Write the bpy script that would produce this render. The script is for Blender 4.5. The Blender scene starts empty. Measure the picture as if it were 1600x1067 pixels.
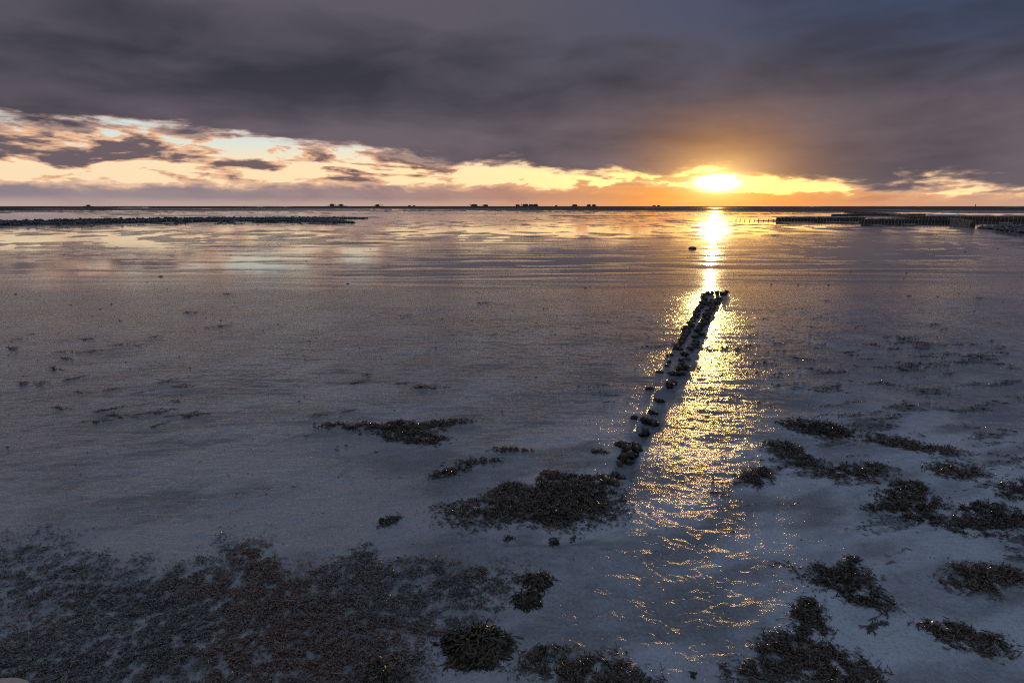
import bpy, math, random
import numpy as np
from mathutils import Vector, Matrix

R = math.radians
scene = bpy.context.scene
COL = scene.collection
rng = np.random.default_rng(7)
random.seed(7)

# ------------------------------------------------------------------ camera
CAM_H, LENS, PITCH = 3.0, 20.0, 13.36
cam_d = bpy.data.cameras.new('camera')
cam_d.lens = LENS; cam_d.sensor_width = 36.0; cam_d.clip_start = 0.05; cam_d.clip_end = 120000
cam = bpy.data.objects.new('camera', cam_d); COL.objects.link(cam)
cam.location = (0, 0, CAM_H); cam.rotation_euler = (R(90 - PITCH), 0, 0)
scene.camera = cam

# ------------------------------------------------------------------ node helper
class S:
    """a socket with arithmetic"""
    def __init__(s, t, sock): s.t, s.s = t, sock
    def _m(s, op, *a):
        n = s.t.nodes.new('ShaderNodeMath'); n.operation = op
        for i, v in enumerate((s,) + a):
            if isinstance(v, S): s.t.links.new(v.s, n.inputs[i])
            else: n.inputs[i].default_value = v
        return S(s.t, n.outputs[0])
    def __add__(s, o): return s._m('ADD', o)
    __radd__ = __add__
    def __sub__(s, o): return s._m('SUBTRACT', o)
    def __rsub__(s, o): return (s * -1.0) + o
    def __mul__(s, o): return s._m('MULTIPLY', o)
    __rmul__ = __mul__
    def __truediv__(s, o): return s._m('DIVIDE', o)
    def __pow__(s, o): return s._m('POWER', o)
    def exp(s): return s._m('EXPONENT')
    def abs(s): return s._m('ABSOLUTE')
    def sqrt(s): return s._m('SQRT')
    def max(s, o): return s._m('MAXIMUM', o)
    def min(s, o): return s._m('MINIMUM', o)
    def clamp(s): return s.max(0.0).min(1.0)

class T:
    """thin layer over a node tree"""
    def __init__(s, tree): s.t = tree
    def node(s, kind, **kw):
        n = s.t.nodes.new(kind)
        for k, v in kw.items(): setattr(n, k, v)
        return n
    def put(s, sock, v):
        if isinstance(v, S): s.t.links.new(v.s, sock)
        else: sock.default_value = v
    def smooth(s, v, a, b, lo=0.0, hi=1.0):
        n = s.node('ShaderNodeMapRange', interpolation_type='SMOOTHSTEP')
        for i, x in enumerate((v, a, b, lo, hi)): s.put(n.inputs[i], x)
        return S(s.t, n.outputs[0])
    def mix(s, f, a, b, mode='MIX'):
        n = s.node('ShaderNodeMix', data_type='RGBA', blend_type=mode)
        n.clamp_factor = True
        s.put(n.inputs[0], f)
        for i, c in ((6, a), (7, b)):
            if isinstance(c, S): s.put(n.inputs[i], c)
            else: n.inputs[i].default_value = (*c, 1)
        return S(s.t, n.outputs[2])
    def scale(s, col, f):
        n = s.node('ShaderNodeVectorMath', operation='SCALE')
        if isinstance(col, S): s.put(n.inputs[0], col)
        else: n.inputs[0].default_value = col
        s.put(n.inputs[3], f)
        return S(s.t, n.outputs[0])
    def add(s, a, b):
        n = s.node('ShaderNodeVectorMath', operation='ADD'); s.put(n.inputs[0], a); s.put(n.inputs[1], b)
        return S(s.t, n.outputs[0])
    def vec(s, x, y, z):
        n = s.node('ShaderNodeCombineXYZ')
        for i, v in enumerate((x, y, z)): s.put(n.inputs[i], v)
        return S(s.t, n.outputs[0])
    def sep(s, v):
        n = s.node('ShaderNodeSeparateXYZ'); s.put(n.inputs[0], v)
        return [S(s.t, o) for o in n.outputs]
    def noise(s, v, scale, detail=4, rough=.5, dist=0.0, off=(0, 0, 0), st=(1, 1, 1)):
        m = s.node('ShaderNodeMapping'); s.put(m.inputs[0], v)
        m.inputs[1].default_value = off; m.inputs[3].default_value = st
        n = s.node('ShaderNodeTexNoise'); s.t.links.new(m.outputs[0], n.inputs['Vector'])
        n.inputs['Scale'].default_value = scale; n.inputs['Detail'].default_value = detail
        n.inputs['Roughness'].default_value = rough; n.inputs['Distortion'].default_value = dist
        return S(s.t, n.outputs[0])
    def curve(s, v, pts, lo, hi):
        n = s.node('ShaderNodeFloatCurve'); c = n.mapping.curves[0]
        xs = [(p[0] - lo) / (hi - lo) for p in pts]; ys = [p[1] / 20.0 for p in pts]
        while len(c.points) < len(pts): c.points.new(.5, .5)
        for p, x, y in zip(c.points, xs, ys): p.location = (x, y); p.handle_type = 'AUTO_CLAMPED'
        n.mapping.update()
        s.put(n.inputs[1], ((v - lo) / (hi - lo)).clamp())
        return S(s.t, n.outputs[0]) * 20.0
    def attr(s, name):
        n = s.node('ShaderNodeAttribute', attribute_name=name)
        return S(s.t, n.outputs['Fac'])

def lin(r, g, b):
    f = lambda c: (c / 255 / 12.92) if c / 255 <= .04045 else ((c / 255 + .055) / 1.055) ** 2.4
    return (f(r), f(g), f(b))

# ------------------------------------------------------------------ sun and sky
SUN_AZ, SUN_EL = 19.2, 2.24            # degrees, azimuth from +Y towards +X
sun_dir = Vector((math.sin(R(SUN_AZ)) * math.cos(R(SUN_EL)), math.cos(R(SUN_AZ)) * math.cos(R(SUN_EL)), math.sin(R(SUN_EL))))
sun_d = bpy.data.lights.new('sun', 'SUN'); sun_d.energy = .30; sun_d.angle = R(0.53); sun_d.color = (1.0, .53, .13)
sun = bpy.data.objects.new('sun', sun_d); COL.objects.link(sun)
sun.rotation_euler = sun_dir.to_track_quat('Z', 'Y').to_euler(); sun.location = (20, 60, 12)

world = bpy.data.worlds.new('World'); scene.world = world; world.use_nodes = True
wt = world.node_tree; wt.nodes.clear(); w = T(wt)
tc = w.node('ShaderNodeTexCoord'); D = S(wt, tc.outputs['Generated'])
dx, dy, dz = w.sep(D)
az = S(wt, None); n = w.node('ShaderNodeMath', operation='ARCTAN2'); w.put(n.inputs[0], dx); w.put(n.inputs[1], dy)
az = S(wt, n.outputs[0]) * (180 / math.pi)
n = w.node('ShaderNodeMath', operation='ARCSINE'); w.put(n.inputs[0], dz)
el = S(wt, n.outputs[0]) * (180 / math.pi)
elp = el.max(0.0)
# noise coordinates: directions with the vertical stretched, as flat cloud layers look near the horizon
V = w.vec(dx, dy, dz * 3.2)
VS = w.vec(dx, dy, dz * 6.0); VP = w.vec(dx, dy, dz * 3.4)
def ang(sx, sy):                                   # squared anisotropic distance to the sun, degrees
    a = (az - SUN_AZ) / sx; b = (el - SUN_EL) / sy
    return a * a + b * b
near = (ang(13, 9).sqrt() * -1.0).exp()            # wide warm influence
sky_t = w.node('ShaderNodeTexSky', sky_type='NISHITA', sun_disc=False, sun_elevation=R(SUN_EL), sun_rotation=R(SUN_AZ), altitude=0, air_density=1.0, dust_density=1.5)
nish = w.scale(S(wt, sky_t.outputs[0]), .030)
# clear air seen through the gap: cream low down, pale turquoise above, deeper blue overhead
warm = w.mix(near, lin(252, 226, 188), lin(255, 228, 130))
clear = w.mix(w.smooth(el, 3.0, 6.4), warm, lin(206, 226, 226))
clear = w.mix(w.smooth(el, 9, 30), clear, lin(122, 150, 186))
clear = w.add(w.scale(clear, .94), nish)
n1 = w.noise(V, 2.6, 6, .55, .3)
n2 = w.noise(VP, 11.0, 6, .58, .4, (3, 1, 5))
n3 = w.noise(VS, 5.2, 6, .58, .6, (7, 2, 1))
n4 = w.noise(VP, 30.0, 4, .55, .3, (1, 4, 9))
# broken clouds inside the gap
gapc = (n3 - .5) * 2.5 + (n2 - .5) * 1.7 + (n4 - .5) * .5 + w.curve(az + 60, [(0, 4.7), (18, 4.8), (28, 4.6), (36, 4.1), (44, 3.5), (60, 2.9), (72, 3.2), (80, 3.0), (92, 4.0), (104, 3.9), (120, 4.0)], 0, 120) * .1 - .36
gapc = gapc + w.smooth((el - 4.2).abs(), .2, 2.2, .10, -.13)
md = w.smooth(gapc + (n4 - .5) * .3, -.02, .30)
cloud_mid = w.mix(md, lin(240, 190, 152), lin(106, 94, 102))
cloud_mid = w.mix(near * .9, cloud_mid, lin(236, 158, 74))
c = w.mix(w.smooth(gapc, -.09, .02), clear, cloud_mid)
# low bank along the horizon
e1 = w.curve(az + 60, [(0, 1.75), (20, 1.9), (40, 2.05), (60, 2.0), (70, 1.7), (79, 1.15), (88, 1.3), (100, .9), (120, .9)], 0, 120)
bk = (e1 - el) + (n2 - .5) * 1.7 + (n4 - .5) * 1.2 + (n3 - .5) * .8
bank_col = w.mix((w.smooth(el, .1, .9) + (n3 - .5) * .9).clamp(), lin(182, 158, 154), lin(142, 130, 138))
bank_col = w.mix(w.smooth(bk, 0.0, .7), lin(226, 184, 156), bank_col)
bank_col = w.mix((near * 1.5).clamp(), bank_col, lin(238, 150, 66))
c = w.mix(w.smooth(bk, -.12, .2, 0, .96), c, bank_col)
# the dark deck overhead with its ragged lower edge
e0 = w.curve(az + 60, [(0, 5.0), (19, 5.1), (27, 5.9), (34, 5.6), (42, 5.1), (49, 4.7), (53, 3.9), (58, 3.2), (70, 2.6), (76, 2.7), (79, 2.9), (83, 2.5), (88, 1.9), (94, 1.2), (104, .8), (120, .8)], 0, 120)
dk = (el - e0) + (n1 - .5) * 1.4 + (n3 - .5) * 3.8 + (n2 - .5) * 3.2 + (n4 - .5) * 1.3
d1 = w.noise(V, 1.5, 5, .5, .6, (2, 8, 3))
d2 = w.noise(V, 5.0, 5, .5, .4, (5, 1, 2))
tone = ((d1 - .5) * 3.0 + (d2 - .5) * 2.0 + (n3 - .5) * 1.0 * w.smooth(el, 18, 5) + .45).clamp()
deck_lo = w.mix(tone, lin(76, 71, 82), lin(110, 98, 106))
deck_hi = w.mix(tone, lin(58, 58, 69), lin(93, 88, 99))
deck = w.mix(w.smooth(el, 5.5, 11.5), deck_lo, deck_hi)
blue = (w.smooth(az, -10, 40) * w.smooth(el, 7, 16)) * (d2 * 2.4 - .45).clamp()
deck = w.mix(blue, deck, lin(58, 77, 108))
edge = w.smooth(dk, 0.0, 1.1)
deck = w.mix(edge, w.mix(near, lin(206, 172, 160), lin(250, 190, 110)), deck)
deck = w.mix(w.smooth(near, .38, .85, 0, .5), deck, lin(170, 104, 52))
# overcast brightens upward; unseen overhead part made brighter and bluer to light the mud
deck = w.scale(deck, w.smooth(el, 14, 90, 1.0, 2.4))
deck = w.mix(w.smooth(el, 15, 70, 0, .8) * (d1 * 1.2 + .3).clamp(), deck, lin(168, 186, 212))
c = w.mix(w.smooth(dk, -.15, .75), c, deck)
# light of the low sun spreading through the cloud round it
g0 = ((ang(1.15, .55)) * -1.0).exp()
g0c = w.smooth((n2 - .5) * 2.0 + (n4 - .5) * 1.2 + g0 * .75 - (el - SUN_EL - .25).max(0.0) * .35, -.12, .30)   # cloud shreds across the sun
g1 = ((ang(2.0, 1.15).sqrt()) * -1.0).exp()
g2 = ((ang(5.0, 3.6).sqrt()) * -1.0).exp()
c = w.add(c, w.scale((1.0, .84, .52), g0 * g0c * 15.0))
c = w.add(c, w.scale((1.0, .66, .22), g1 * 1.7))
c = w.add(c, w.scale((1.0, .46, .10), g2 * .34 * (n2 * 1.2 + .4)))
bg = w.node('ShaderNodeBackground'); w.put(bg.inputs[0], w.scale(c, 10.0)); bg.inputs[1].default_value = .1
wo = w.node('ShaderNodeOutputWorld'); wt.links.new(bg.outputs[0], wo.inputs[0])
world.cycles.sampling_method = 'MANUAL'; world.cycles.sample_map_resolution = 2048

scene.view_settings.view_transform = 'Standard'; scene.view_settings.look = 'None'
scene.view_settings.exposure = 0.0; scene.view_settings.gamma = 1.0; scene.view_settings.use_curve_mapping = False
scene.render.engine = 'CYCLES'
scene.cycles.use_denoising = False
scene.cycles.filter_width = 1.15
scene.cycles.max_bounces = 6; scene.cycles.caustics_reflective = False
scene.cycles.sample_clamp_indirect = 3.0

# ------------------------------------------------------------------ numpy noise and placing
def perlin(x, y, seed=0):
    xi = np.floor(x).astype(np.int64); yi = np.floor(y).astype(np.int64)
    xf = x - xi; yf = y - yi
    def g(ix, iy, fx, fy):
        h = (ix * 374761393 + iy * 668265263 + seed * 974634541) & 0xFFFFFFFF
        h = ((h ^ (h >> 13)) * 1274126177) & 0xFFFFFFFF
        h = (h ^ (h >> 16)) & 0xFFFF
        a = h * (2 * math.pi / 65536.0)
        return np.cos(a) * fx + np.sin(a) * fy
    u = xf * xf * xf * (xf * (xf * 6 - 15) + 10); v = yf * yf * yf * (yf * (yf * 6 - 15) + 10)
    a = g(xi, yi, xf, yf); b = g(xi + 1, yi, xf - 1, yf)
    c_ = g(xi, yi + 1, xf, yf - 1); d = g(xi + 1, yi + 1, xf - 1, yf - 1)
    return ((a + (b - a) * u) * (1 - v) + (c_ + (d - c_) * u) * v) * 1.5
def fbm(x, y, seed=0, oct=4, gain=.5):
    s = 0; a = 1.0; t = 0
    for k in range(oct):
        s = s + a * perlin(x * 2 ** k + 17.3 * k, y * 2 ** k - 9.1 * k, seed + k); t += a; a *= gain
    return s / t
def sst(v, a, b):
    t = np.clip((v - a) / (b - a), 0, 1); return t * t * (3 - 2 * t)

FPX = LENS / 36.0 * 1600; CP, SP = math.cos(R(PITCH)), math.sin(R(PITCH))
def P(u, v):
    """where on the flat ground a point of the 1600 x 1067 photograph lies"""
    X, Y = u - 800.0, 533.5 - v
    yy = Y * SP + FPX * CP; zz = Y * CP - FPX * SP
    k = CAM_H / -zz
    return np.array([X * k, yy * k])
def at_dist(u, d):
    """point on the ground at forward distance d seen in picture column u near the horizon"""
    return np.array([(u - 800.0) / (FPX / CP) * d, d])

# weed patches: u, v, half width, half height (photo pixels), tilt, density
PATCH = {
 'right_a': [(1270, 668, 38, 9, -6, 1), (1300, 676, 26, 6, -8, .8)],
 'right_b': [(1222, 702, 26, 10, -12, 1), (1262, 722, 30, 9, -14, 1)],
 'right_c': [(1340, 738, 46, 10, 2, 1)],
 'right_d': [(1183, 746, 24, 13, 0, 1)],
 'right_e': [(1385, 688, 40, 7, -6, .8), (1455, 702, 46, 6, -7, .75)],
 'right_f': [(1495, 737, 38, 9, -7, 1)],
 'right_g': [(1422, 760, 26, 8, -5, 1), (1425, 783, 44, 14, -8, 1), (1375, 794, 24, 5, 0, .8), (1440, 808, 28, 8, -8, .9)],
 'right_h': [(1560, 805, 60, 13, -8, .85), (1520, 825, 50, 11, -8, .7), (1535, 790, 20, 6, 0, .8)],
 'right_i': [(1330, 876, 14, 6, 0, .9), (1320, 908, 52, 20, -10, 1), (1365, 942, 34, 9, -12, 1), (1300, 895, 30, 10, 0, 1)],
 'right_j': [(1262, 955, 22, 18, 18, 1), (1270, 985, 26, 12, 4, 1)],
 'right_k': [(1525, 905, 46, 20, -8, 1), (1575, 900, 40, 12, -6, .7)],
 'right_l': [(1490, 985, 46, 9, -10, 1), (1525, 1005, 52, 15, -8, .9)],
 'right_m': [(1230, 1012, 46, 20, -6, 1), (1290, 1040, 60, 26, -8, 1), (1200, 1050, 60, 20, 0, .9), (1330, 1062, 40, 14, 0, 1)],
 'right_n': [(1590, 765, 30, 12, 0, .8)],
 'mid_a': [(600, 668, 80, 5, -1, .9), (645, 684, 48, 8, -4, 1), (622, 664, 22, 5, 8, .9), (700, 660, 34, 4, 4, .8)],
 'mid_b': [(702, 740, 26, 6, 10, 1), (745, 722, 30, 5, 2, .8), (795, 704, 26, 3, -2, .9)],
 'mid_c': [(606, 816, 16, 6, 20, 1)],
 'mat_c': [(800, 792, 88, 20, 8, .95), (880, 770, 70, 16, 4, 1), (890, 800, 70, 22, 3, 1), (860, 748, 16, 10, 0, .8), (905, 748, 50, 5, -4, .8), (795, 762, 16, 7, 10, .8)],
 'mat_left': [(120, 1070, 420, 110, 4, 1), (430, 990, 230, 90, 6, .95), (560, 930, 100, 60, -4, .85), (390, 880, 60, 40, -50, .7), (570, 868, 24, 18, 20, .8),
              (60, 905, 170, 34, 6, .62), (30, 850, 110, 22, 6, .5), (720, 900, 100, 26, -4, .8), (690, 950, 80, 46, 6, .7), (590, 1045, 70, 50, 0, 1), (250, 940, 160, 50, 8, .85)],
 'mat_bottom': [(900, 1050, 80, 26, 0, .85), (860, 1030, 40, 16, 0, .8), (960, 1062, 60, 16, 0, .7)],
}
def ell(u, v, hw, hh, tilt):
    c_, s_ = math.cos(R(tilt)), math.sin(R(tilt))
    o = P(u, v); a = (P(u + hw * c_ * .5, v - hw * s_ * .5) - P(u - hw * c_ * .5, v + hw * s_ * .5))
    b = P(u + hh * s_ * .5, v - hh * c_ * -.5) - P(u - hh * s_ * .5, v + hh * c_ * -.5)
    return o, np.linalg.inv(np.array([a, b]).T), max(np.linalg.norm(a), np.linalg.norm(b))
ELL = {k: [(ell(*e[:5]), e[5]) for e in L] for k, L in PATCH.items()}
def patch_mask(x, y, keys=None):
    m = np.zeros_like(x)
    wx = fbm(x * 3.1, y * 3.1, 31, 4, .6); wy = fbm(x * 3.1 + 40, y * 3.1, 32, 4, .6)
    fine = fbm(x * 9, y * 9, 35, 3, .6); strk = fbm(x * 1.3 - y * .2, y * 3.6 - x * .9, 36, 4, .6)
    for k in (keys or ELL):
        for (o, inv, r), dens in ELL[k]:
            near_ = (np.abs(x - o[0]) < r * 2.3) & (np.abs(y - o[1]) < r * 2.3)
            if not near_.any(): continue
            px = x[near_] - o[0] + wx[near_] * .42 * min(r, .7); py = y[near_] - o[1] + wy[near_] * .42 * min(r, .7)
            q = np.hypot(inv[0, 0] * px + inv[0, 1] * py, inv[1, 0] * px + inv[1, 1] * py)
            val = dens * (sst(-q, -1.5, -.25) if k == 'mat_left' else sst(-q, -1.72, -.30)) * np.clip(.70 + 2.1 * fine[near_], 0, 1.1)
            if k == 'mat_left': val = val * np.clip(.97 + 1.7 * strk[near_], .10, 1)
            m[near_] = np.maximum(m[near_], val)
    return m
def wisps(x, y):
    """thin drifts of weed film, streaked along the drainage on the right, faint all over the near flat"""
    s = fbm(x * .9 + y * .25, y * 2.3 - x * .5, 51, 5, .6)
    t = fbm(x * .35, y * .35, 57, 2)
    zone = np.exp(-((x - 6.2) / 3.6) ** 2 - ((y - 9.0) / 3.6) ** 2) * 1.0 + np.exp(-((x - 9.5) / 3.5) ** 2 - ((y - 12.0) / 2.6) ** 2) * .9 + .62 * np.exp(-((x - 4.0) / 2.6) ** 2 - ((y - 5.0) / 2.6) ** 2)
    zone = zone + .25 * np.exp(-((x + 2.5) / 2.2) ** 2 - ((y - 6.2) / 1.8) ** 2)
    return sst(s + .22 * t + .34 * zone, .36, .62) * sst(zone, .05, .3)

# stake rows (photo pixels)
ROW_R = [(1124, 466), (1118, 472), (1111, 482), (1106, 491), (1103, 499), (1097, 507), (1092, 516), (1091, 524), (1086, 534), (1081, 546), (1075, 560), (1069, 575), (1062, 583)]
ROW_L = [(1102, 468), (1094, 479), (1089, 489), (1087, 499), (1081, 507), (1075, 516), (1070, 526), (1065, 534), (1062, 543), (1058, 549)]
def polyline(pts):
    return np.array([P(*p) for p in pts])
ROW_RW = polyline(ROW_R + [(1052, 598), (1030, 624), (1015, 658), (980, 705), (962, 745)])
def dist_poly(x, y, pl):
    best = np.full_like(x, 1e9)
    for a, b in zip(pl[:-1], pl[1:]):
        d = b - a; t = np.clip(((x - a[0]) * d[0] + (y - a[1]) * d[1]) / (d @ d), 0, 1)
        best = np.minimum(best, np.hypot(x - a[0] - t * d[0], y - a[1] - t * d[1]))
    return best

WATER_Z = -.030
def ground_fields(x, y):
    """height, weed cover, smooth film, marsh of the tidal flat at x, y"""
    d = np.maximum(y, .5); rad = np.hypot(x, y)
    near = 1 - sst(d, 15, 24)
    z = .010 * perlin(x / 3.1, y / 3.1, 1) + .006 * perlin(x / 1.1, y / 1.1, 2)
    # lumps, hollows and little scarps of the near mud
    l = fbm(x * 4.6 + .5 * perlin(x * 3, y * 3, 9), y * 6.0, 5, 4, .55)
    lump_zone = np.exp(-((x - 1.05) / 1.15) ** 2 - ((y - 3.9) / 1.25) ** 2)
    z = z + near * (.004 * fbm(x * 7, y * 7, 4, 3) + lump_zone * .028 * np.clip(l + .05, -.45, .5) + .0045 * np.clip(l, -.2, 1))
    z = z + (1 - sst(d, 22, 30)) * (.0028 * fbm(x * 1.6, y * 5.5, 14, 3, .6) + .0035 * np.clip(fbm(x * 1.1 + 7, y * 3.2, 15, 3, .6) - .12, 0, .5))
    # long drainage streaks on the right
    st = fbm(x * .5 + y * .35, y * 1.9 - x * 1.0, 12, 4, .55)
    z = z + near * .006 * st * sst(x, .5, 3)
    # bars and pools of the open flat
    long_ = fbm(x / 9.0, y / 1.5, 21, 3, .5)
    pool = fbm(x / 4.2, y / 4.2 + .3 * np.sin(x / 7), 22, 3, .55)
    broad = perlin(x / 60., y / 22., 23)
    f1 = sst(d, 17, 30) * (1 - sst(d, 45, 62)); f2 = sst(d, 45, 62) * (1 - sst(d, 125, 170)); f3 = sst(d, 125, 170)
    z = z * (near * .9 + .1)
    z = z + f1 * (-.029 + .040 * long_ + .010 * broad) + f2 * (-.0315 + .036 * pool + .012 * broad)
    z = z + f3 * (-.028 + .05 * fbm(x / 60., y / 24., 25, 4, .55) + .02 * pool)
    # salt marsh and outer sands
    marsh = sst(rad, 330, 420) * sst(fbm(x / 500., y / 120., 27, 3, .5) + .35 * sst(rad, 400, 900), -.02, .12)
    z = z + marsh * .16 + sst(rad, 300, 420) * .02
    # hollow round the old stakes, and the pool under the big weed mat
    dr = dist_poly(x - .08, y, ROW_RW)
    dr2 = dist_poly(x - .02, y, ROW_RW)
    holl = np.maximum(1 - sst(np.minimum(dr, dr2) + .10 * fbm(x * 2.2, y * 2.2, 71, 2), .01, .12), 0)
    o = P(890, 838)
    holl2 = 1 - sst(np.hypot((x - o[0]) / .62, (y - o[1]) / .17) + .9 * fbm(x * 3, y * 4, 72, 4), .45, 1.2)
    z = z - .052 * holl * near - .018 * holl2
    weed = np.zeros_like(z)
    nr = (d < 16) & (np.abs(x) < 16)
    if nr.any():
        xn, yn = x[nr], y[nr]
        pm = patch_mask(xn, yn)
        weed[nr] = np.maximum(pm, .75 * wisps(xn, yn))
        h = np.zeros_like(z)
        h[nr] = pm * (.010 + .018 * fbm(xn * 5, yn * 7, 61, 3) + .034 * np.clip(fbm(xn * 1.7, yn * 2.6, 62, 3), 0, 1))
        z = z + h
    smooth_ = sst(d + 1.3 * perlin(x / 3., y / 1.5, 41), 18.2, 22.5) * (1 - .55 * sst(d + 6 * perlin(x / 9., y / 9., 42), 34, 60))
    film = fbm(x * .75, y * 3.2, 45, 4, .6) + .5 * fbm(x * .3, y * .5, 46, 2)
    dry = sst(z - WATER_Z, .009, .026) * sst(d, 24, 34)
    smooth_ = smooth_ * (1 - .72 * dry)
    smooth_ = np.clip(np.maximum(smooth_, .66 * sst(film, .04, .22) * (1 - dry) * (.35 + .65 * sst(d, 5, 8))) , 0, 1)
    smooth_ = np.maximum(smooth_, np.maximum(holl * near * .15, holl2 * .9))
    ridge = sst(z - WATER_Z + .003 * fbm(x / 2.2, y / .9, 47, 2), .004, .016) * sst(d + 3 * perlin(x / 6., y / 6., 48), 21, 30) * (1 - marsh)
    upper = (1 - sst(d + 2.2 * fbm(x / 2.5, y / 2.5, 81, 3), 6.0, 9.5)) * sst(fbm(x * .45 + y * .3, y * 1.2 - x * .6, 82, 4, .55) + .10, -.12, .28)
    return z, weed, smooth_, marsh, ridge, upper

def ground_z(x, y):
    return float(ground_fields(np.array([float(x)]), np.array([float(y)]))[0][0])

# ------------------------------------------------------------------ mesh helpers
def link(o, parent=None):
    COL.objects.link(o)
    if parent is not None: o.parent = parent
    return o
def tag(o, label, cat, group=None):
    o['label'] = label; o['category'] = cat
    if group: o['group'] = group
    return o
def mesh_np(name, verts, faces, mat, smooth=True):
    """verts (n,3) and faces (m,k) arrays to a mesh"""
    me = bpy.data.meshes.new(name)
    verts = np.asarray(verts, dtype=np.float32); faces = np.asarray(faces, dtype=np.int32)
    m, k = faces.shape
    me.vertices.add(len(verts)); me.vertices.foreach_set('co', verts.ravel())
    me.loops.add(m * k); me.loops.foreach_set('vertex_index', faces.ravel())
    me.polygons.add(m); me.polygons.foreach_set('loop_start', np.arange(0, m * k, k, dtype=np.int32))
    me.polygons.foreach_set('loop_total', np.full(m, k, dtype=np.int32))
    me.polygons.foreach_set('use_smooth', np.full(m, smooth, dtype=bool))
    me.update(calc_edges=True)
    if mat: me.materials.append(mat)
    return me
def obj(name, me, parent=None, loc=None, rot=None, sc=None):
    o = bpy.data.objects.new(name, me); link(o, parent)
    if loc is not None: o.location = loc
    if rot is not None: o.rotation_euler = rot
    if sc is not None: o.scale = sc if hasattr(sc, '__len__') else (sc, sc, sc)
    return o
def empty(name, loc, rz=0):
    o = bpy.data.objects.new(name, None); link(o); o.location = loc; o.rotation_euler = (0, 0, rz); o.empty_display_size = .1
    return o
class MB:
    """collects pieces of equal-sided faces"""
    def __init__(s): s.v = []; s.f = []; s.n = 0
    def add(s, v, f):
        v = np.asarray(v, float); s.v.append(v); s.f += [[i + s.n for i in q] for q in f]; s.n += len(v)
    def mesh(s, name, mat, smooth=True):
        me = bpy.data.meshes.new(name)
        me.from_pydata(np.concatenate(s.v).tolist(), [], s.f)
        if smooth: me.polygons.foreach_set('use_smooth', [True] * len(me.polygons))
        me.materials.append(mat); me.update()
        return me

# ------------------------------------------------------------------ materials
def material(name):
    m = bpy.data.materials.new(name); m.use_nodes = True
    t = T(m.node_tree); b = m.node_tree.nodes['Principled BSDF']
    g = t.node('ShaderNodeNewGeometry')
    return m, t, b, S(m.node_tree, g.outputs['Position'])
def bump(t, h, strength, dist):
    n = t.node('ShaderNodeBump'); t.put(n.inputs['Height'], h); t.put(n.inputs['Strength'], strength); n.inputs['Distance'].default_value = dist
    return S(t.t, n.outputs[0])

MUD, t, b, pos = material('wet_mud')
pos_x = t.sep(pos)[0]
weed = t.attr('weed'); film = t.attr('film'); marsh = t.attr('marsh')
c1 = t.noise(pos, .9, 5, .55); c2 = t.noise(pos, 7, 5, .6, 0, (3, 2, 0)); c3 = t.noise(pos, 42, 4, .7, .2, (0, 0, 0), (.7, 1.3, 1))
base = t.mix(t.smooth(c1 + film * .22 + (t.noise(pos, .28, 3, .5, 0, (5, 5, 0)) - .5) * .5, .30, .66), (.262, .286, .315), (.132, .138, .147))
base = t.mix(t.smooth(c2, .42, .72, 0, .6), base, (.095, .096, .098))
base = t.mix(t.smooth(c3, .40, .75, 0, .45), base, (.30, .315, .33))
grain = t.noise(pos, 38, 4, .75, .3, (9, 1, 0))
base = t.mix(t.attr('upper') * t.smooth(c2, .3, .6, .75, .95), base, t.mix(t.smooth(pos_x, -1.5, 3.0), (.265, .272, .285), (.39, .43, .47)))
base = t.mix(t.smooth(grain, .50, .66, 0, .40), base, (.070, .072, .076))
base = t.mix(t.smooth(grain, .44, .30, 0, .35), base, (.44, .46, .48))
wd = t.smooth(weed + (t.noise(pos, 32, 4, .7) - .5) * 1.3, .15, .95)
base = t.mix(wd * .90, base, (.060, .055, .052))
ridge = t.attr('ridge')
base = t.mix(ridge * .5, base, (.085, .080, .076))
base = t.mix(marsh, base, (.045, .036, .028))
t.put(b.inputs['Base Color'], base)
rg = t.smooth(film + (c2 - .5) * .5, .1, .9, .15, .06)
rg = (rg + marsh * .5 + wd * .06 + ridge * .14).min(1.0)
t.put(b.inputs['Roughness'], rg)
b.inputs['IOR'].default_value = 1.45
t.put(b.inputs['Specular IOR Level'], (marsh * -.42 + .5 - ridge * .12).max(.06))
rough_b = 1.0 - film * .86
hh = t.noise(pos, 55, 4, .62) * .55 + t.noise(pos, 17, 3, .5, .4) * .9 + t.noise(pos, 150, 2, .6) * .22
rip = t.noise(pos, 6, 3, .6, .6, (0, 0, 0), (.45, 1.7, 1))
hh = hh + rip * 1.9
t.put(b.inputs['Normal'], bump(t, hh, rough_b * .36 + .042 + t.attr('upper') * .10, .020))

WATER, t, b, pos = material('tidal_water')
b.inputs['Base Color'].default_value = (.125, .138, .155, 1); b.inputs['Roughness'].default_value = .03; b.inputs['IOR'].default_value = 1.34
hh = t.noise(pos, 2.2, 3, .5, .4, (0, 0, 0), (.6, 1.3, 1)) + t.noise(pos, 9, 2, .5) * .25
t.put(b.inputs['Normal'], bump(t, hh, .11, .02))

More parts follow.
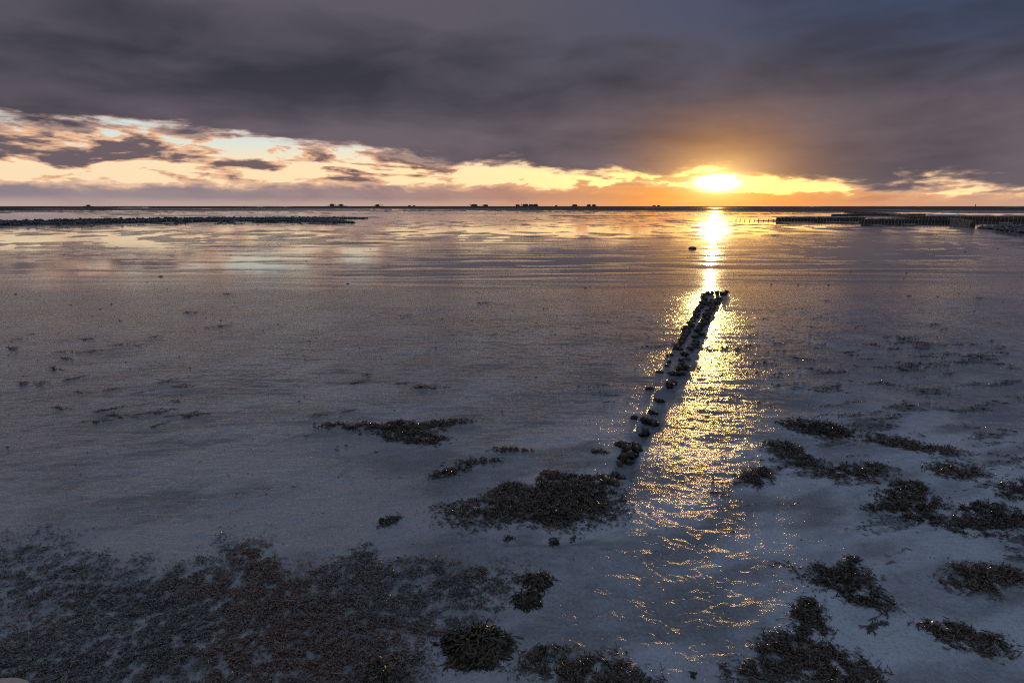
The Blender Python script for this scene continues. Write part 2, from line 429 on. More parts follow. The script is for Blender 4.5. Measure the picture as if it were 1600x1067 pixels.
def weed_mat(name, ca, cb, rough, sc=20):
    m, t, b, pos = material(name)
    oi = t.node('ShaderNodeObjectInfo'); rv = S(t.t, oi.outputs['Random'])
    nn = t.noise(pos, sc, 3, .6)
    t.put(b.inputs['Base Color'], t.mix((nn * 1.6 - .5 + rv * .4).clamp(), ca, cb))
    b.inputs['Roughness'].default_value = rough; b.inputs['IOR'].default_value = 1.42
    t.put(b.inputs['Normal'], bump(t, t.noise(pos, 120, 2, .5), .25, .004))
    return m
WRACK = weed_mat('wet_bladderwrack', (.012, .010, .007), (.060, .044, .022), .26, 30)
LITTER = weed_mat('wet_weed_litter', (.020, .017, .013), (.15, .115, .085), .15, 55)
CARPET = weed_mat('weed_felt', (.022, .020, .018), (.27, .245, .225), .20, 90)
t = T(CARPET.node_tree); b = CARPET.node_tree.nodes['Principled BSDF']; old = b.inputs['Base Color'].links[0].from_socket
pos = S(CARPET.node_tree, t.node('ShaderNodeNewGeometry').outputs['Position'])
hue = t.mix(t.smooth(t.noise(pos, .8, 3, .5), .45, .62), (1, 1, 1), (1.15, .80, .68))
t.put(b.inputs['Base Color'], t.mix(1.0, S(CARPET.node_tree, old), hue, 'MULTIPLY'))
CRUST = weed_mat('stake_crust', (.012, .010, .008), (.040, .030, .018), .42)
def plain(name, ca, cb, rough, sc, bs=.3, bd=.02):
    m, t, b, pos = material(name)
    nn = t.noise(pos, sc, 5, .6)
    t.put(b.inputs['Base Color'], t.mix(t.smooth(nn, .3, .7), ca, cb)); b.inputs['Roughness'].default_value = rough
    t.put(b.inputs['Normal'], bump(t, nn, bs, bd))
    return m
WOOD = plain('weathered_wood', (.27, .23, .18), (.46, .41, .34), .75, 9)
OLDWOOD = plain('sodden_wood', (.030, .024, .018), (.075, .06, .045), .5, 14)
BRUSH = plain('brushwood', (.045, .032, .022), (.11, .08, .055), .8, 6, .6, .05)
STONE = plain('basalt', (.035, .035, .038), (.09, .088, .09), .45, 3, .4, .05)
PALE = plain('pale_stone', (.34, .27, .24), (.48, .40, .36), .6, 14)
STRAW = plain('straw', (.34, .28, .18), (.50, .42, .28), .5, 30)
BRICK = plain('dark_brick', (.10, .06, .05), (.15, .09, .07), .8, 1)
THATCH = plain('thatch', (.06, .05, .04), (.11, .09, .07), .9, .6)
LEAF = plain('leaf', (.035, .045, .020), (.07, .08, .035), .7, .5)
BARK = plain('bark', (.06, .05, .04), (.10, .08, .06), .9, 2)
TURF = plain('turf', (.045, .045, .022), (.08, .07, .035), .9, .1)

# ------------------------------------------------------------------ ground and water
def ring_ground():
    # radial sheet about a point behind the camera: fine where the flat is seen close, coarse behind and far away
    ax, ay = 0.0, -2.0
    fine = np.linspace(-56, 56, 960)
    side = np.linspace(56, 304, 60)[1:-1]
    th = np.radians(np.concatenate([fine, side])); nc = len(th)
    dep = np.linspace(R(50), R(.05), 800)
    r = CAM_H / np.tan(dep) + 2.0
    r = np.concatenate([[.25, .8, 1.5, 2.3, 3.2, 4.0], r[r > 4.3], [6500, 12000, 30000, 60000]]); nr_ = len(r)
    RR, TH = np.meshgrid(r, th, indexing='ij')
    x = (ax + RR * np.sin(TH)).ravel(); y = (ay + RR * np.cos(TH)).ravel()
    z, wd, fl, ms, rd, up = ground_fields(x, y)
    i = np.arange(nr_ - 1)[:, None]; j = np.arange(nc)[None, :]
    jn = (j + 1) % nc
    f = np.stack([(i * nc + j), (i * nc + jn), ((i + 1) * nc + jn), ((i + 1) * nc + j)], -1).reshape(-1, 4)[:, ::-1]
    me = mesh_np('mudflat', np.stack([x, y, z], 1), f, MUD)
    for nm, a in (('weed', wd), ('film', fl), ('marsh', ms), ('ridge', rd), ('upper', up)):
        at = me.attributes.new(nm, 'FLOAT', 'POINT'); at.data.foreach_set('value', a.astype(np.float32))
    return me
g = obj('ground', ring_ground()); g['kind'] = 'structure'; g['label'] = 'wet grey tidal mudflat reaching to the horizon'
a = np.radians(np.arange(0, 360, 5)); rr_ = np.array([30, 300, 3000, 60000.])
wv = [[0, 0, WATER_Z]] + [[q * math.sin(k), q * math.cos(k), WATER_Z] for q in rr_ for k in a]
wf = [[0, 1 + (k + 1) % 72, 1 + k] for k in range(72)] + [[1 + i * 72 + k, 1 + i * 72 + (k + 1) % 72, 1 + (i + 1) * 72 + (k + 1) % 72, 1 + (i + 1) * 72 + k] for i in range(3) for k in range(72)]
mb = MB(); mb.add(wv, wf)
wo_ = obj('tidal_water', mb.mesh('tidal_water', WATER)); wo_['kind'] = 'structure'; wo_['label'] = 'still water left in the pools and channels of the flat'

# ------------------------------------------------------------------ far shore: islets with farmsteads
def box(x0, x1, y0, y1, z0, z1):
    return [[x0, y0, z0], [x1, y0, z0], [x1, y1, z0], [x0, y1, z0], [x0, y0, z1], [x1, y0, z1], [x1, y1, z1], [x0, y1, z1]], \
           [[0, 3, 2, 1], [4, 5, 6, 7], [0, 1, 5, 4], [1, 2, 6, 5], [2, 3, 7, 6], [3, 0, 4, 7]]
def house_meshes(L, Wd, H, RH, hip):
    m = MB(); m.add(*box(-L / 2, L / 2, -Wd / 2, Wd / 2, -1, H)); wall = m.mesh('wall', BRICK, False)
    e = .5; hx = L / 2 + e; hy = Wd / 2 + e; k = L / 2 - hip
    m = MB(); m.add([[-hx, -hy, H - .1], [hx, -hy, H - .1], [hx, hy, H - .1], [-hx, hy, H - .1], [-k, 0, H + RH], [k, 0, H + RH]],
                    [[0, 1, 5, 4], [1, 2, 5], [2, 3, 4, 5], [3, 0, 4], [0, 3, 2, 1]]); roof = m.mesh('roof', THATCH, False)
    m = MB(); m.add(*box(L * .2 - .5, L * .2 + .5, -.5, .5, H + RH - .8, H + RH + 1.1)); ch = m.mesh('chimney', BRICK, False)
    win = []
    m = MB(); m.add(*box(-.6, .6, -.08, .08, -.8, .8)); wm = m.mesh('window', OLDWOOD, False)
    return wall, roof, ch, wm
def house(name, x, y, z, L, Wd, H, RH, hip, rz, label, cat, group):
    wall, roof, ch, wm = house_meshes(L, Wd, H, RH, hip)
    r = empty(name, (x, y, z), rz); tag(r, label, cat, group)
    obj('wall', wall, r); ro = obj('roof', roof, r); obj('chimney', ch, ro)
    for k in range(max(2, int(L / 5))):
        obj('window', wm, r, (-L / 2 + (k + .5) * L / max(2, int(L / 5)), -Wd / 2 - .07, H * .55))
    return r
def tree(x, y, z, h, wdt, seed, label, group):
    rs = np.random.default_rng(seed)
    r = empty('tree', (x, y, z)); tag(r, label, 'tree', group)
    m = MB(); k = np.radians(np.arange(0, 360, 60))
    lv = [(-.6, .35), (h * .3, .25), (h * .7, .1)]
    v = [[q * math.cos(t_) , q * math.sin(t_), zz] for zz, q in lv for t_ in k]
    m.add(v, [[i * 6 + j, i * 6 + (j + 1) % 6, (i + 1) * 6 + (j + 1) % 6, (i + 1) * 6 + j] for i in range(2) for j in range(6)])
    obj('trunk', m.mesh('trunk', BARK), r)
    m = MB(); n_ = 420
    cl = rs.normal(size=(9, 3)) * np.array([wdt * .3, wdt * .3, h * .15]) + np.array([0, 0, h * .62])
    for i in range(n_):
        c_ = cl[i % 9] + rs.normal(size=3) * np.array([wdt * .12, wdt * .12, h * .10])
        a_ = rs.normal(size=3); a_ /= np.linalg.norm(a_); b_ = np.cross(a_, rs.normal(size=3)); b_ /= np.linalg.norm(b_)
        s_ = rs.uniform(.25, .6)
        m.add([c_ - a_ * s_, c_ + b_ * s_ * .6, c_ + a_ * s_, c_ - b_ * s_ * .6], [[0, 1, 2, 3]])
    cr = obj('crown', m.mesh('crown', LEAF), r); cr['kind'] = 'stuff'
def terp(u0, u1, d, h, seed):
    """a low dwelling mound"""
    a, b_ = at_dist(u0, d), at_dist(u1, d); cx = (a[0] + b_[0]) / 2; rx = (b_[0] - a[0]) / 2
    m = MB(); k = np.radians(np.arange(0, 360, 15)); v = []
    for q, zz in ((1.0, -.6), (.93, h * .12), (.8, h * .55), (.66, h * .92), (.4, h)):
        v += [[q * rx * math.cos(t_), q * 40 * math.sin(t_), zz] for t_ in k]
    v.append([0, 0, h]); n_ = 24
    f = [[i * n_ + j, i * n_ + (j + 1) % n_, (i + 1) * n_ + (j + 1) % n_, (i + 1) * n_ + j] for i in range(4) for j in range(n_)] + [[4 * n_ + j, 4 * n_ + (j + 1) % n_, 5 * n_] for j in range(n_)]
    m.add(v, f); o = obj('terp', m.mesh('terp', TURF), None, (cx, d, .1)); o['kind'] = 'structure'; o['label'] = 'grassy dwelling mound on the horizon'
    return o
ORD = 'first second third fourth fifth sixth seventh eighth ninth tenth eleventh twelfth'.split()
def nth(i):
    return ORD[i] if i < 12 else str(i + 1) + ({1: 'st', 2: 'nd', 3: 'rd'}.get((i + 1) % 10, 'th') if (i + 1) // 10 != 1 else 'th')
FAR = 3000.0
# islet: mound range in photo columns, mound height, houses (column, length px, wall h, roof h), trees (column, height)
ISLETS = [
 ('with two tree-wrapped humps', 506, 548, 5.0, [(519, 6, 4, 6), (533, 5, 4, 5)], [(516, 10), (524, 11), (529, 9), (536, 9)]),
 ('with a lone leaning tree', 578, 604, 4.0, [(590, 6, 3.5, 5.5)], [(586, 8), (596, 9)]),
 ('with very low roofs', 624, 652, 2.0, [(640, 5, 2.5, 3), (647, 4, 2.5, 3)], []),
 ('with a stepped farm', 728, 768, 4.0, [(741, 10, 4, 5), (759, 7, 3.5, 4.5)], [(735, 10), (755, 8)]),
 ('with the longest row of roofs', 800, 848, 4.5, [(809, 6, 3.5, 4), (821, 9, 4, 6), (830, 8, 4, 5), (837, 7, 4, 6)], [(806, 9), (815, 11)]),
 ('with one tiny hut', 862, 876, 2.0, [(869, 4, 3, 3)], []),
 ('with a single broad barn', 886, 908, 3.5, [(898, 8, 4, 5)], []),
 ('with a pair of equal barns', 908, 940, 3.5, [(920, 6, 4, 5.5), (928, 6, 4, 5.5)], []),
 ('near the sun glare', 1016, 1036, 2.0, [(1022, 5, 2.5, 3), (1029, 4, 3, 4)], []),
 ('that is a lone dark dome', 132, 144, 3.5, [(138, 4, 3, 4)], [(136, 7), (140, 7)]),
]
for q, (what, u0, u1, th_, hs, ts) in enumerate(ISLETS):
    dd = FAR + 60 * math.sin(q * 2.1)
    terp(u0, u1, dd, th_, q)
    for i, (u, lp, wh, rh) in enumerate(hs):
        p = at_dist(u, dd); L = lp / FPX * dd * CP
        house('farmhouse', p[0], p[1], th_ - .2, L, 10, wh, rh, 4, R(6 * math.sin(q + i)), (nth(len(hs) - 1 - i) + ' farmhouse from the sunward end on the islet ' if len(hs) > 1 else 'dark steep-roofed farmhouse on the far islet ') + what, 'house', 'farmhouses on islet ' + what)
    for i, (u, hh_) in enumerate(ts):
        p = at_dist(u, dd - 12)
        tree(p[0], p[1], th_ - .3, hh_, 7, 100 + q * 7 + i, (nth(len(ts) - 1 - i) + ' small tree from the sunward end on the islet ') + what, 'trees on islet ' + what)
# a slim beacon tower far away
p = at_dist(1524, FAR); bt = empty('beacon_tower', (p[0], p[1], .2)); tag(bt, 'slim beacon tower standing alone on the horizon', 'tower')
m = MB(); k = np.radians(np.arange(0, 360, 45)); v = [[q * math.cos(t_), q * math.sin(t_), zz] for zz, q in ((-.3, 2.2), (9, 1.4), (9.1, 2.0), (10.2, 2.0)) for t_ in k]
m.add(v, [[i * 8 + j, i * 8 + (j + 1) % 8, (i + 1) * 8 + (j + 1) % 8, (i + 1) * 8 + j] for i in range(3) for j in range(8)]); obj('tower_shaft', m.mesh('tower_shaft', BRICK), bt)
m = MB(); v = [[q * math.cos(t_), q * math.sin(t_), zz] for zz, q in ((10.2, 1.3), (12.2, 1.3), (13.6, .1)) for t_ in k]
m.add(v, [[i * 8 + j, i * 8 + (j + 1) % 8, (i + 1) * 8 + (j + 1) % 8, (i + 1) * 8 + j] for i in range(2) for j in range(8)]); obj('lantern', m.mesh('lantern', THATCH), bt)

# ------------------------------------------------------------------ brushwood groynes
def post_mesh(seed, r=.055, h=1.15):
    rs = np.random.default_rng(seed); m = MB(); k = np.radians(np.arange(0, 360, 60)); v = []
    for i, zz in enumerate((-.35, .3, .8, h)):
        s_ = r * (1.05 - .12 * i); v += [[s_ * math.cos(t_) + .012 * i * rs.normal(), s_ * math.sin(t_) + .012 * i * rs.normal(), zz + (.03 * rs.normal() if i == 3 else 0)] for t_ in k]
    v.append([0, 0, h + .01]); f = [[i * 6 + j, i * 6 + (j + 1) % 6, (i + 1) * 6 + (j + 1) % 6, (i + 1) * 6 + j] for i in range(3) for j in range(6)] + [[18 + j, 18 + (j + 1) % 6, 24] for j in range(6)]
    m.add(v, f); return m.mesh('post', WOOD)
POSTS = [post_mesh(k) for k in range(5)]
def groyne(pts, top, label, spacing=.72, seed=0, fill=True):
    rs = np.random.default_rng(300 + seed)
    pl = np.array(pts); r = empty('brushwood_groyne', (pl[0][0], pl[0][1], 0)); tag(r, label, 'groyne', 'brushwood groynes out on the flat')
    o = pl[0]; seg = np.linalg.norm(np.diff(pl, axis=0), axis=1); tot = seg.sum(); cum = np.concatenate([[0], np.cumsum(seg)])
    def along(s_):
        i = min(np.searchsorted(cum, s_, side='right') - 1, len(seg) - 1); d = (pl[i + 1] - pl[i]) / seg[i]
        return pl[i] + d * (s_ - cum[i]), d
    n_ = int(tot / spacing)
    for i in range(n_ + 1):
        p, d = along(min(i * spacing + rs.uniform(-.08, .08), tot - .01)) if i else along(0); nn = np.array([-d[1], d[0]])
        for sd in (-.30, .30):
            q = p + nn * sd
            me = POSTS[rs.integers(5)]
            obj('post', me, r, (q[0] - o[0], q[1] - o[1], -.02), (rs.normal() * .035, rs.normal() * .035, rs.uniform(0, 6)), (1, 1, (top + rs.uniform(.06, .22)) / 1.15))
    if fill:
        m = MB(); ns = int(tot / .5); v = []; prof = [(-.24, -.05), (-.26, .55), (-.12, .98), (.12, 1.0), (.26, .6), (.24, -.05)]
        for i in range(ns + 1):
            p, d = along(min(i * tot / ns, tot - .001)); nn = np.array([-d[1], d[0]])
            for a_, b_ in prof:
                q = p + nn * (a_ + rs.normal() * .02) - o; v.append([q[0], q[1], b_ * top * (1 + rs.normal() * .05)])
        m.add(v, [[i * 6 + j, i * 6 + j + 1, (i + 1) * 6 + j + 1, (i + 1) * 6 + j] for i in range(ns) for j in range(5)] + [[0, 1, 2, 3, 4, 5], [ns * 6 + 5 - j for j in range(6)]])
        for i in range(int(tot * 14)):      # sticks poking out of the bundle
            p, d = along(rs.uniform(0, tot - .01)); nn = np.array([-d[1], d[0]]); c_ = np.array([*(p - o + nn * rs.uniform(-.28, .28)), rs.uniform(.1, 1.02) * top])
            dv = np.array([*(d * rs.choice([-1, 1])), rs.normal() * .35]); dv /= np.linalg.norm(dv); L = rs.uniform(.25, .6); up = np.array([0, 0, .018])
            m.add([c_ - dv * L - up, c_ + dv * L - up * .5, c_ + dv * L + up * .5, c_ - dv * L + up], [[0, 1, 2, 3]])
        b_ = obj('brushwood', m.mesh('brushwood', BRUSH, False), r); b_['kind'] = 'stuff'
    return r
groyne([P(1214, 345.6), P(1350, 345.2)], .72, 'long straight brushwood groyne whose end dwindles into a line of stubs', seed=1)
groyne([P(1348, 348.6), P(1486, 347.8), P(1520, 354.4)], .72, 'brushwood groyne with a bend, its short arm ending opposite the stone heap', seed=2)
groyne([P(1492, 345.4), P(1640, 346.2)], .80, 'brushwood groyne running off behind the heap of stones', seed=3)
groyne([P(1420, 341.5), P(1650, 342.4)], .60, 'low brushwood groyne parallel to and beyond the one behind the stones', .9, seed=4)
groyne([P(1300, 337.4), P(1445, 336.6)], .55, 'distant low brushwood groyne lying alone in the water', 1.1, seed=5)
groyne([P(1320, 331.8), P(1370, 334.5), P(1422, 341.0)], .60, 'slanting brushwood groyne leading away across the shallow water', 1.2, seed=6)
groyne([P(1150, 345.0), P(1213, 345.7)], .24, 'line of bare stake stubs continuing the long groyne', .9, seed=7, fill=False)

# ------------------------------------------------------------------ stone groynes
def ico(sub=1):
    import bmesh
    bm = bmesh.new(); bmesh.ops.create_icosphere(bm, subdivisions=sub, radius=1); v = np.array([q.co[:] for q in bm.verts]); f = [[q.index for q in k.verts] for k in bm.faces]; bm.free(); return v, f
ICO1, ICOF1 = ico(1); ICO2, ICOF2 = ico(2)
def stone_bank(pts, halfw, height, label, n_, seed, taper=None):
    rs = np.random.default_rng(seed); pl = np.array(pts); seg = np.linalg.norm(np.diff(pl, axis=0), axis=1); tot = seg.sum(); cum = np.concatenate([[0], np.cumsum(seg)])
    r = empty('stone_groyne', (pl[0][0], pl[0][1], 0)); tag(r, label, 'groyne')
    o = pl[0]; m = MB(); core = MB(); ns = 60; v = []
    def along(s_):
        i = min(np.searchsorted(cum, s_, side='right') - 1, len(seg) - 1); d = (pl[i + 1] - pl[i]) / seg[i]
        return pl[i] + d * (s_ - cum[i]) - o, np.array([-d[1], d[0]])
    tp = lambda s_: np.interp(s_ / tot, *taper)
    for i in range(ns + 1):
        p, nn = along(min(i * tot / ns, tot - .001)); k = tp(i * tot / ns)
        for a_, b_ in ((-1, -.1), (-.5, .55), (0, .85), (.5, .55), (1, -.1)):
            q = p + nn * a_ * halfw * k; v.append([q[0], q[1], b_ * height * k - .03])
    core.add(v, [[i * 5 + j, i * 5 + j + 1, (i + 1) * 5 + j + 1, (i + 1) * 5 + j] for i in range(ns) for j in range(4)])
    obj('core', core.mesh('core', STONE, False), r)
    for i in range(n_):
        s_ = rs.uniform(0, tot - .01); p, nn = along(s_); k = tp(s_); a_ = rs.uniform(-1, 1)
        q = p + nn * a_ * halfw * k * 1.03; zz = height * k * (1 - abs(a_)) * .95
        sz = rs.uniform(.14, .30) * np.array([rs.uniform(.8, 1.4), rs.uniform(.8, 1.3), rs.uniform(.6, .95)])
        an = rs.uniform(0, 6.3); vv = ICO1 * (1 + .22 * rs.normal(size=(len(ICO1), 1))) * sz
        vv = np.stack([vv[:, 0] * math.cos(an) - vv[:, 1] * math.sin(an), vv[:, 0] * math.sin(an) + vv[:, 1] * math.cos(an), vv[:, 2]], 1)
        m.add(vv + np.array([q[0], q[1], zz]), ICOF1)
    st_ = obj('stones', m.mesh('stones', STONE, False), r); st_['kind'] = 'stuff'
stone_bank([P(-120, 355), P(0, 351.5), P(110, 349.5), P(230, 346.5), P(330, 345.0), P(470, 345.5), P(552, 348.2)], 1.7, .74, 'long low bank of dark stones ending in a narrow spit', 2600, 41, ((0, .55, .8, .93, 1), (1, 1, .9, .6, .15)))
stone_bank([P(330, 344.0), P(440, 342.0), P(520, 341.2), P(574, 341.4)], 1.4, .45, 'thin branch of dark stones splitting off behind the long stone bank', 1100, 42, ((0, .5, .8, 1), (.8, .9, .55, .1)))
stone_bank([P(1532, 356.5), P(1570, 359), P(1625, 364), P(1700, 372)], 1.6, .78, 'heap of dark stones sloping down to the mud opposite the bent groyne', 900, 43, ((0, .15, .35, 1), (.12, .5, .85, 1)))

# ------------------------------------------------------------------ bladderwrack
def frond_arrays(seed, L=.135, wd_=.0115):
    rs = np.random.default_rng(seed); V_, F_ = [], []
    def ribbon(p, a_, L_, w0, w1, n_, z0, dz):
        b0 = len(V_); z = z0; q = np.array(p, float); tw = rs.normal() * .5
        for i in range(n_ + 1):
            t_ = i / n_; ww = (w0 + (w1 - w0) * t_) * (1 + .35 * math.sin(t_ * math.pi)); nrm = np.array([-math.sin(a_), math.cos(a_)])
            cu = math.sin(tw * 2 * t_) * ww * .8
            V_.append([*(q - nrm * ww / 2), z - cu]); V_.append([*(q + nrm * ww / 2), z + cu])
            if i < n_:
                F_.append([b0 + 2 * i, b0 + 2 * i + 2, b0 + 2 * i + 3, b0 + 2 * i + 1])
                st_ = L_ / n_; q = q + np.array([math.cos(a_), math.sin(a_)]) * st_; a_ += rs.normal() * .16; z += dz * st_ + rs.normal() * .004
        return q, a_, z
    q, a_, z = ribbon((0, 0), 0, L * .4, wd_ * .55, wd_ * .8, 3, 0, .08)
    for sg in (-1, 1):
        q2, a2, z2 = ribbon(q, a_ + sg * rs.uniform(.25, .5), L * .34, wd_ * .7, wd_, 2, z, -.1)
        for s2 in (-1, 1):
            ribbon(q2, a2 + s2 * rs.uniform(.2, .45), L * rs.uniform(.2, .34), wd_ * .8, wd_ * .45, 2, z2, -.35)
    return np.array(V_), F_
FARR = [frond_arrays(500 + k) for k in range(8)]
def fm(i):
    m = MB(); m.add(*FARR[i]); return m.mesh('frond', WRACK)
FMESH = [fm(i) for i in range(8)]
def euler(rx, ry, rz):
    return np.array(Matrix.Rotation(rz, 3, 'Z') @ Matrix.Rotation(ry, 3, 'Y') @ Matrix.Rotation(rx, 3, 'X'))
def dome_fronds(rs, n_, a_, b_, h, comb, spread, lift=0.0):
    """placements of fronds draped over an oval dome: location, rotation, scale"""
    out = []; ph = (a_ * 97.0) % 6.3
    for i in range(n_):
        r_ = math.sqrt(rs.uniform(0, .92)); t_ = rs.uniform(0, 2 * math.pi)
        lob = 1 + .16 * math.sin(3 * t_ + ph) + .10 * math.sin(5 * t_ - 2 * ph)
        x, y = a_ * r_ * lob * math.cos(t_), b_ * r_ * lob * math.sin(t_)
        z = h * (1 - r_ ** 2) * (.75 + .5 * math.sin(x * 31 + ph) * math.sin(y * 37)) + lift + rs.uniform(-.2, .15) * h
        outw = math.atan2(y / b_ ** 2, x / a_ ** 2)
        rz = outw + rs.normal() * spread if rs.uniform() > .6 else comb + rs.normal() * .8
        slope = math.atan(2 * h * r_ / max(a_, b_)) + rs.normal() * .10 + .05
        out.append(((x, y, max(z, .010)), (rs.normal() * .30, slope, rz), rs.uniform(.55, 1.15)))
    return out
def clump(u, v, hw, hh, h, n_front, n_mass, label, seed, sc=1.0, comb=3.6, group=None, name='bladderwrack_clump'):
    rs = np.random.default_rng(seed); p = P(u, v); depth = math.hypot(p[1], CAM_H)
    a_ = hw / FPX * math.hypot(CAM_H, p[1]) * .96; b_ = np.linalg.norm(P(u, v - hh) - P(u, v + hh)) / 2
    b_ = min(b_, a_ * 1.3); ia, ib = max(a_ - .06 * sc, a_ * .55), max(b_ - .06 * sc, b_ * .55)
    z0 = ground_z(*p) - .01; r = empty(name, (p[0], p[1], z0)); tag(r, label, 'seaweed', group)
    m = MB(); k = np.radians(np.arange(0, 360, 18)); vv = []
    for q, zz in ((1.0, -.05), (.85, .12), (.6, .32), (.3, .42)):
        vv += [[q * ia * math.cos(t_) * (1 + .1 * rs.normal()), q * ib * math.sin(t_) * (1 + .1 * rs.normal()), zz * h * (1 + .12 * rs.normal())] for t_ in k]
    vv.append([0, 0, h * .42]); m.add(vv, [[i * 20 + j, i * 20 + (j + 1) % 20, (i + 1) * 20 + (j + 1) % 20, (i + 1) * 20 + j] for i in range(3) for j in range(20)] + [[60 + j, 60 + (j + 1) % 20, 80] for j in range(20)])
    for loc, rot, s_ in dome_fronds(rs, n_mass, ia, ib, h * .85, comb, .6):
        A, F_ = FARR[rs.integers(8)]; m.add((A * s_ * sc) @ euler(*rot).T + np.array(loc), F_)
    o = obj('frond_mass', m.mesh('frond_mass', WRACK), r); o['kind'] = 'stuff'
    for loc, rot, s_ in dome_fronds(rs, n_front, ia, ib, h * .8, comb, .8, .010):
        obj('frond', FMESH[rs.integers(8)], r, loc, rot, s_ * sc)
    return r
clump(745, 1010, 66, 42, .070, 250, 700, 'big round mound of dark bladderwrack with fronds combed outwards', 11)
clump(838, 908, 42, 15, .06, 110, 200, 'ragged bladderwrack clump upslope of a second clump close by', 12, comb=0)
clump(822, 937, 34, 20, .07, 110, 220, 'rounded bladderwrack clump just below a ragged one', 13, comb=-.6)
clump(868, 800, 56, 22, .07, 220, 420, 'thick dark bladderwrack front at the lower edge of the largest weed mat', 14, comb=-1.4)
clump(925, 790, 34, 18, .06, 110, 220, 'bladderwrack heap on the seaward corner of the largest weed mat', 15, comb=-.4)
clump(600, 1050, 36, 20, .045, 90, 180, 'flat bladderwrack clump half sunk in the brown weed carpet', 16, comb=-1)
clump(868, 846, 13, 9, .06, 26, 40, 'small bladderwrack tuft standing in the pool below the weed mat', 17, .8)
clump(794, 840, 17, 6, .04, 24, 30, 'stringy bladderwrack tuft lying left behind beside the pool', 18, .8)
clump(897, 838, 11, 4, .03, 14, 14, 'few loose bladderwrack sprigs floating in the pool below the mat', 19, .7)
clump(938, 706, 21, 7, .05, 34, 50, 'low bladderwrack tuft to one side of a stacked cluster of weedy stubs', 20, .8)
clump(1085, 1052, 12, 5, .03, 12, 14, 'loose bladderwrack sprigs on the bare lumpy mud', 21, .7)
clump(1420, 775, 14, 5, .04, 16, 24, 'bladderwrack tuft perched on a broad patch of brown weed litter', 22, .8)

# ------------------------------------------------------------------ old stakes overgrown with weed
def stub_meshes(seed):
    rs = np.random.default_rng(seed); h = rs.uniform(.11, .19); m = MB(); k = np.radians(np.arange(0, 360, 36)); v = []
    for i, (zz, q) in enumerate(((-.2, .065), (h * .5, .062), (h * .9, .056), (h, .042))):
        v += [[q * math.cos(t_) * (1 + .12 * rs.normal()), q * math.sin(t_) * (1 + .12 * rs.normal()), zz + .012 * rs.normal() * (i > 1)] for t_ in k]
    v.append([0, 0, h + .004]); m.add(v, [[i * 10 + j, i * 10 + (j + 1) % 10, (i + 1) * 10 + (j + 1) % 10, (i + 1) * 10 + j] for i in range(3) for j in range(10)] + [[30 + j, 30 + (j + 1) % 10, 40] for j in range(10)])
    post = m.mesh('post', OLDWOOD); m = MB()
    for i in range(9):                      # mussel and barnacle lumps low on the stake
        t_ = rs.uniform(0, 6.3); q = rs.uniform(.05, .10); s_ = rs.uniform(.03, .06)
        m.add(ICO1 * (1 + .2 * rs.normal(size=(len(ICO1), 1))) * s_ * np.array([1, 1, .8]) + np.array([q * math.cos(t_), q * math.sin(t_), rs.uniform(0, h * .6)]), ICOF1)
    crust = m.mesh('mussel_crust', CRUST, False); m = MB()
    for i in range(34):
        t_ = rs.uniform(0, 6.3); A, F_ = FARR[rs.integers(8)]; s_ = rs.uniform(.4, .8)
        m.add((A * s_) @ euler(rs.normal() * .4, rs.uniform(.5, 1.35), t_).T + np.array([.03 * math.cos(t_), .03 * math.sin(t_), h * rs.uniform(.75, 1.1)]), F_)
    return post, crust, m.mesh('weed_mantle', WRACK)
STUBS = [stub_meshes(700 + k) for k in range(7)]
def stub(x, y, s_, label, group, rs):
    pm, cm, wm = STUBS[rs.integers(7)]
    r = empty('stake_stub', (x, y, ground_z(x, y) + .0), rs.uniform(0, 6.3)); tag(r, label, 'stake', group); s_ *= .80; r.scale = (s_, s_, s_ * rs.uniform(.6, .95))
    r.rotation_euler = (rs.normal() * .1, rs.normal() * .1, rs.uniform(0, 6.3))
    obj('post', pm, r); c_ = obj('mussel_crust', cm, r); c_['kind'] = 'stuff'; wv_ = obj('weed_mantle', wm, r); wv_['kind'] = 'stuff'
SEEN = {}
def count(label):
    SEEN[label] = SEEN.get(label, -1) + 1; return label.replace('#', nth(SEEN[label]))
rs = np.random.default_rng(77)
def row(pts, step, label, group, jit=.035):
    pl = polyline(pts); seg = np.linalg.norm(np.diff(pl, axis=0), axis=1); cum = np.concatenate([[0], np.cumsum(seg)]); s_ = 0; k = 0
    while s_ < cum[-1]:
        i = min(np.searchsorted(cum, s_, side='right') - 1, len(seg) - 1); p = pl[i] + (pl[i + 1] - pl[i]) * (s_ - cum[i]) / seg[i]
        stub(p[0] + rs.normal() * jit, p[1] + rs.normal() * jit, rs.uniform(.85, 1.15), label.replace('#', nth(k)), group, rs); k += 1; s_ += step * rs.uniform(.85, 1.2)
row(ROW_R[:10], .235, 'weed-covered stake stub, # from the seaward end of the row beside the wet channel', 'stubs of the channel-side stake row')
row(ROW_L, .25, 'weed-covered stake stub, # from the seaward end of the row away from the channel', 'stubs of the outer stake row')
row([(1100, 461), (1108, 459), (1118, 459), (1128, 461), (1139, 458)], .23, 'weed-covered stake stub, # along the short cross row towards its loose tip', 'stubs of the seaward cross row')
row([(1110, 470), (1104, 478)], .3, 'weed-covered stake stub, # of those squeezed between the rows near their seaward end', 'stubs between the rows')
for u, v in [(1070, 555), (1075, 560), (1064, 564), (1065, 570), (1069, 575), (1062, 578), (1064, 583), (1055, 584), (1049, 586), (1052, 594), (1053, 598), (1046, 602)]:
    p = P(u, v); stub(p[0], p[1], rs.uniform(.8, 1.05), count('weed-covered stake stub, # going landward in the huddle ending the double row'), 'stubs huddled at the landward end', rs)
